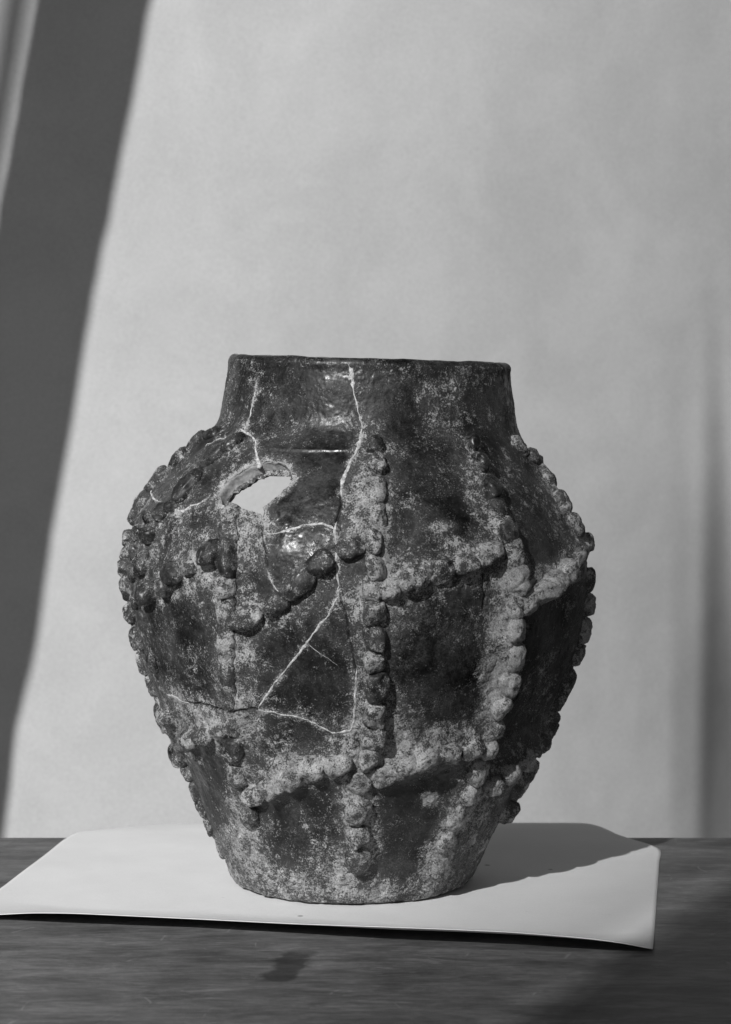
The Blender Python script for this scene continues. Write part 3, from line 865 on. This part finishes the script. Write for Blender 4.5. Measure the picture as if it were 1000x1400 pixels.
for c in cordons:
    path = c['path']
    m = len(path); NCs = 22
    ang = np.linspace(-1.25, 1.25, NCs)
    V = []
    for i in range(m):
        p, t, b, n = frame_at(path, i)
        e = min(1, min(i, m - 1 - i) / 5 + .15)
        wd, hh = c['b'] * .85, (c['hr'] * .5 + c['h'] * .26 * c.get('core', 1) + 1.5) * e
        V.append(p + np.outer(np.sin(ang) * wd, b) + np.outer((np.cos(ang) - .45) * hh / .55, n))
    V = np.array(V).reshape(-1, 3)
    px, py = pix(V)
    du = np.clip(dustmap(px, py) + .18 + noise(V, 30, 2, 3.3) * .25, 0, 1)
    nn = V - np.repeat(jar_xyz(path[:, 0], path[:, 1]), NCs, 0)
    nn /= np.linalg.norm(nn, axis=1)[:, None] + 1e-6
    V = V + nn * (noise(V, 16, 3, 4) * 2.2 + noise(V, 5, 2, 6) * 1.2)[:, None]
    cd = mesh_np('cordon', W(V[:, 0], V[:, 1], V[:, 2]), grid_quads(m, NCs), M_clay, jar, attrs={'dust': du, 'crack': np.zeros(len(V))})
    cd['label'] = c['lab']
    for (x, y, a, b, h, dv) in c['pts']:
        th, z = locate(x, y)
        i = int(np.argmin((path[:, 0] - th) ** 2 * 9e4 + (path[:, 1] - z) ** 2))
        p, t, bb, n = frame_at(path, i)
        add_pellet(cd, p, t, bb, n, a or 15, b or c['b'], h * c.get('k', 1), dv + .1)

# ------------------------------------------------------------------ plaster in the mended cracks
Pd_g = Pd.reshape(NR, NC, 3)
def body_point(th, z):
    c_ = np.clip(np.interp(th, thf, np.arange(NF)), 0, NF - 2); r_ = np.clip(np.interp(z, zrow, np.arange(NR)), 0, NR - 2)
    ci, ri = c_.astype(int), r_.astype(int); cf, rf = (c_ - ci)[:, None], (r_ - ri)[:, None]
    return (Pd_g[ri, ci] * (1 - cf) * (1 - rf) + Pd_g[ri, ci + 1] * cf * (1 - rf) + Pd_g[ri + 1, ci] * (1 - cf) * rf + Pd_g[ri + 1, ci + 1] * cf * rf)
for lab, pts in seams:
    jp = jag([(p[0], p[1]) for p in pts], 1.1, 5)
    path = polyline(jp, 1.6)
    # width along the path
    key = [locate(p[0], p[1]) for p in pts]
    k3 = jar_xyz(np.array([k[0] for k in key]), np.array([k[1] for k in key]))
    p3 = jar_xyz(path[:, 0], path[:, 1])
    dd = np.linalg.norm(p3[:, None] - k3[None], axis=2) + 1
    wd = (np.array([p[2] for p in pts])[None] / dd ** 2).sum(1) / (1 / dd ** 2).sum(1)
    wd = wd * np.clip(1 + 1.5 * noise(p3, 8, 3, 50), .2, 2.2) * .6 + .12
    ar = np.arange(len(wd)); wd = wd * np.clip(np.minimum(ar, len(wd) - 1 - ar) / 5 + .15, 0, 1)
    tt = np.gradient(p3, axis=0); tt /= np.linalg.norm(tt, axis=1)[:, None] + 1e-9
    n = jar_nrm(path[:, 0], path[:, 1]); b = np.cross(n, tt)
    sp_ = body_point(path[:, 0], path[:, 1])
    rows = []
    for s_ in (-1.25, -.8, 0, .8, 1.25):
        lift = {1.25: -1.6, .8: .3, 0: .6}[abs(s_)]
        jit = noise(p3, 4, 2, 60 + s_) * .9 * (abs(s_) > .1)
        q = sp_ + b * (s_ * wd + jit * np.minimum(1, wd / 2))[:, None] + n * (lift + noise(p3, 5, 2, 70) * .5)[:, None]
        rows.append(q)
    V = np.array(rows).reshape(-1, 3)
    o = mesh_np('plaster_seam', W(V[:, 0], V[:, 1], V[:, 2]), grid_quads(5, len(path)), M_plaster, jar)
    o['label'] = lab

# ------------------------------------------------------------------ unseen things outside the frame that block the sun
# a leaning timber post on the left: it shades a slanting band of the backdrop
def post(dx, tdist, hw, hd, label):
    z0, z1 = -308.0, 1507.0
    L = np.array([to_sun.x, to_sun.y, to_sun.z])
    a = np.array([-948.0 + dx, 5300 - 40, z0]); b = np.array([-600.0 + dx, 5300 + 0, z1])
    a = a + L * tdist; b = b + L * tdist
    ax = b - a; ax /= np.linalg.norm(ax)
    a = a - ax * 650; b = b + ax * 900
    side = np.cross(L, ax); side /= np.linalg.norm(side)
    dep = np.cross(ax, side)
    segs = 60; V = []
    for i in range(segs):
        t = i / (segs - 1); c = a * (1 - t) + b * t
        for sx_, sy_ in ((-1, -.9), (-.92, -1), (.92, -1), (1, -.9), (1, .9), (.92, 1), (-.92, 1), (-1, .9)):
            V.append(c + side * hw * sx_ + dep * hd * sy_)
    V = np.array(V)
    V = V + noise(V, 200, 3)[:, None] * side * hw * .12
    o = mesh_np('timber_post', W(V[:, 0], V[:, 1], V[:, 2]), grid_quads(segs, 8, wrap=True), M_wood, smooth=False)
    tag(o, label, 'post')
post(0, 2700.0, 108, 45, 'rough thick timber post leaning beside the backdrop, left of the view')
post(-185, 8500.0, 38, 30, 'thin pole added out of view to dim the strip left of the shadow band')  # added only to take part of the sun off the strip beside the band

# sun blockers added behind the viewer: a gappy row thins the sunlight towards the right, a closed one shades the near right corner
blocker_root = bpy.data.objects.new('board_blocker', None); C.objects.link(blocker_root)  # added to cast the soft shadow on the near right corner
tag(blocker_root, 'tall sun blocker of closed boards, added unseen behind the viewer', 'sun_blocker')
qv = np.array([math.cos(SUN_AZ), -math.sin(SUN_AZ)]); bv = np.array([math.sin(SUN_AZ), math.cos(SUN_AZ)])
t0 = -4200.0
def blocker_piece(name, q0, q1, ta, tb, z0, z1):
    V = []
    for q in (q0, q1):
        for t in (ta, tb):
            xd = qv * q + bv * t
            for z in (z0, z1): V.append((xd[0], xd[1], z))
    V = np.array(V)
    return mesh_np(name, W(V[:, 0], V[:, 1], V[:, 2]), [(0, 1, 3, 2), (4, 6, 7, 5), (0, 4, 5, 1), (2, 3, 7, 6), (0, 2, 6, 4), (1, 5, 7, 3)], M_wood, blocker_root, smooth=False)
gap = bpy.data.objects.new('lath_blocker', None); C.objects.link(gap)  # added to dim the sun gradually from left to right
tag(gap, 'far gappy sun blocker of thin laths, added unseen behind the viewer, thinning out to the left', 'sun_blocker')
solid = blocker_root; blocker_root = gap
q = -1600.0
while q < -965:
    cov = BLOCKER_MAX * max(.02, (q + 1610) / 630) ** 1.6
    blocker_piece('blocker_lath', q, q + 22 * cov, -12012, -12000, -1850, 10400)
    q += 22
blocker_root = solid
q = -960.0
while q < 900:
    blocker_piece('blocker_board', q, q + 238, t0 - 12, t0, -1850, 5800 + 30 * math.sin(q))
    q += 240
for z in (-1200, 1500, 3600):
    blocker_piece('blocker_rail', -955, 900, t0 - 70, t0 - 13, z, z + 60)
blocker_root = gap
blocker_piece('blocker_rail', -1610, -960, -12060, -12013, -1200, -1100)
blocker_piece('blocker_rail', -1610, -960, -12060, -12013, 10300, 10400)
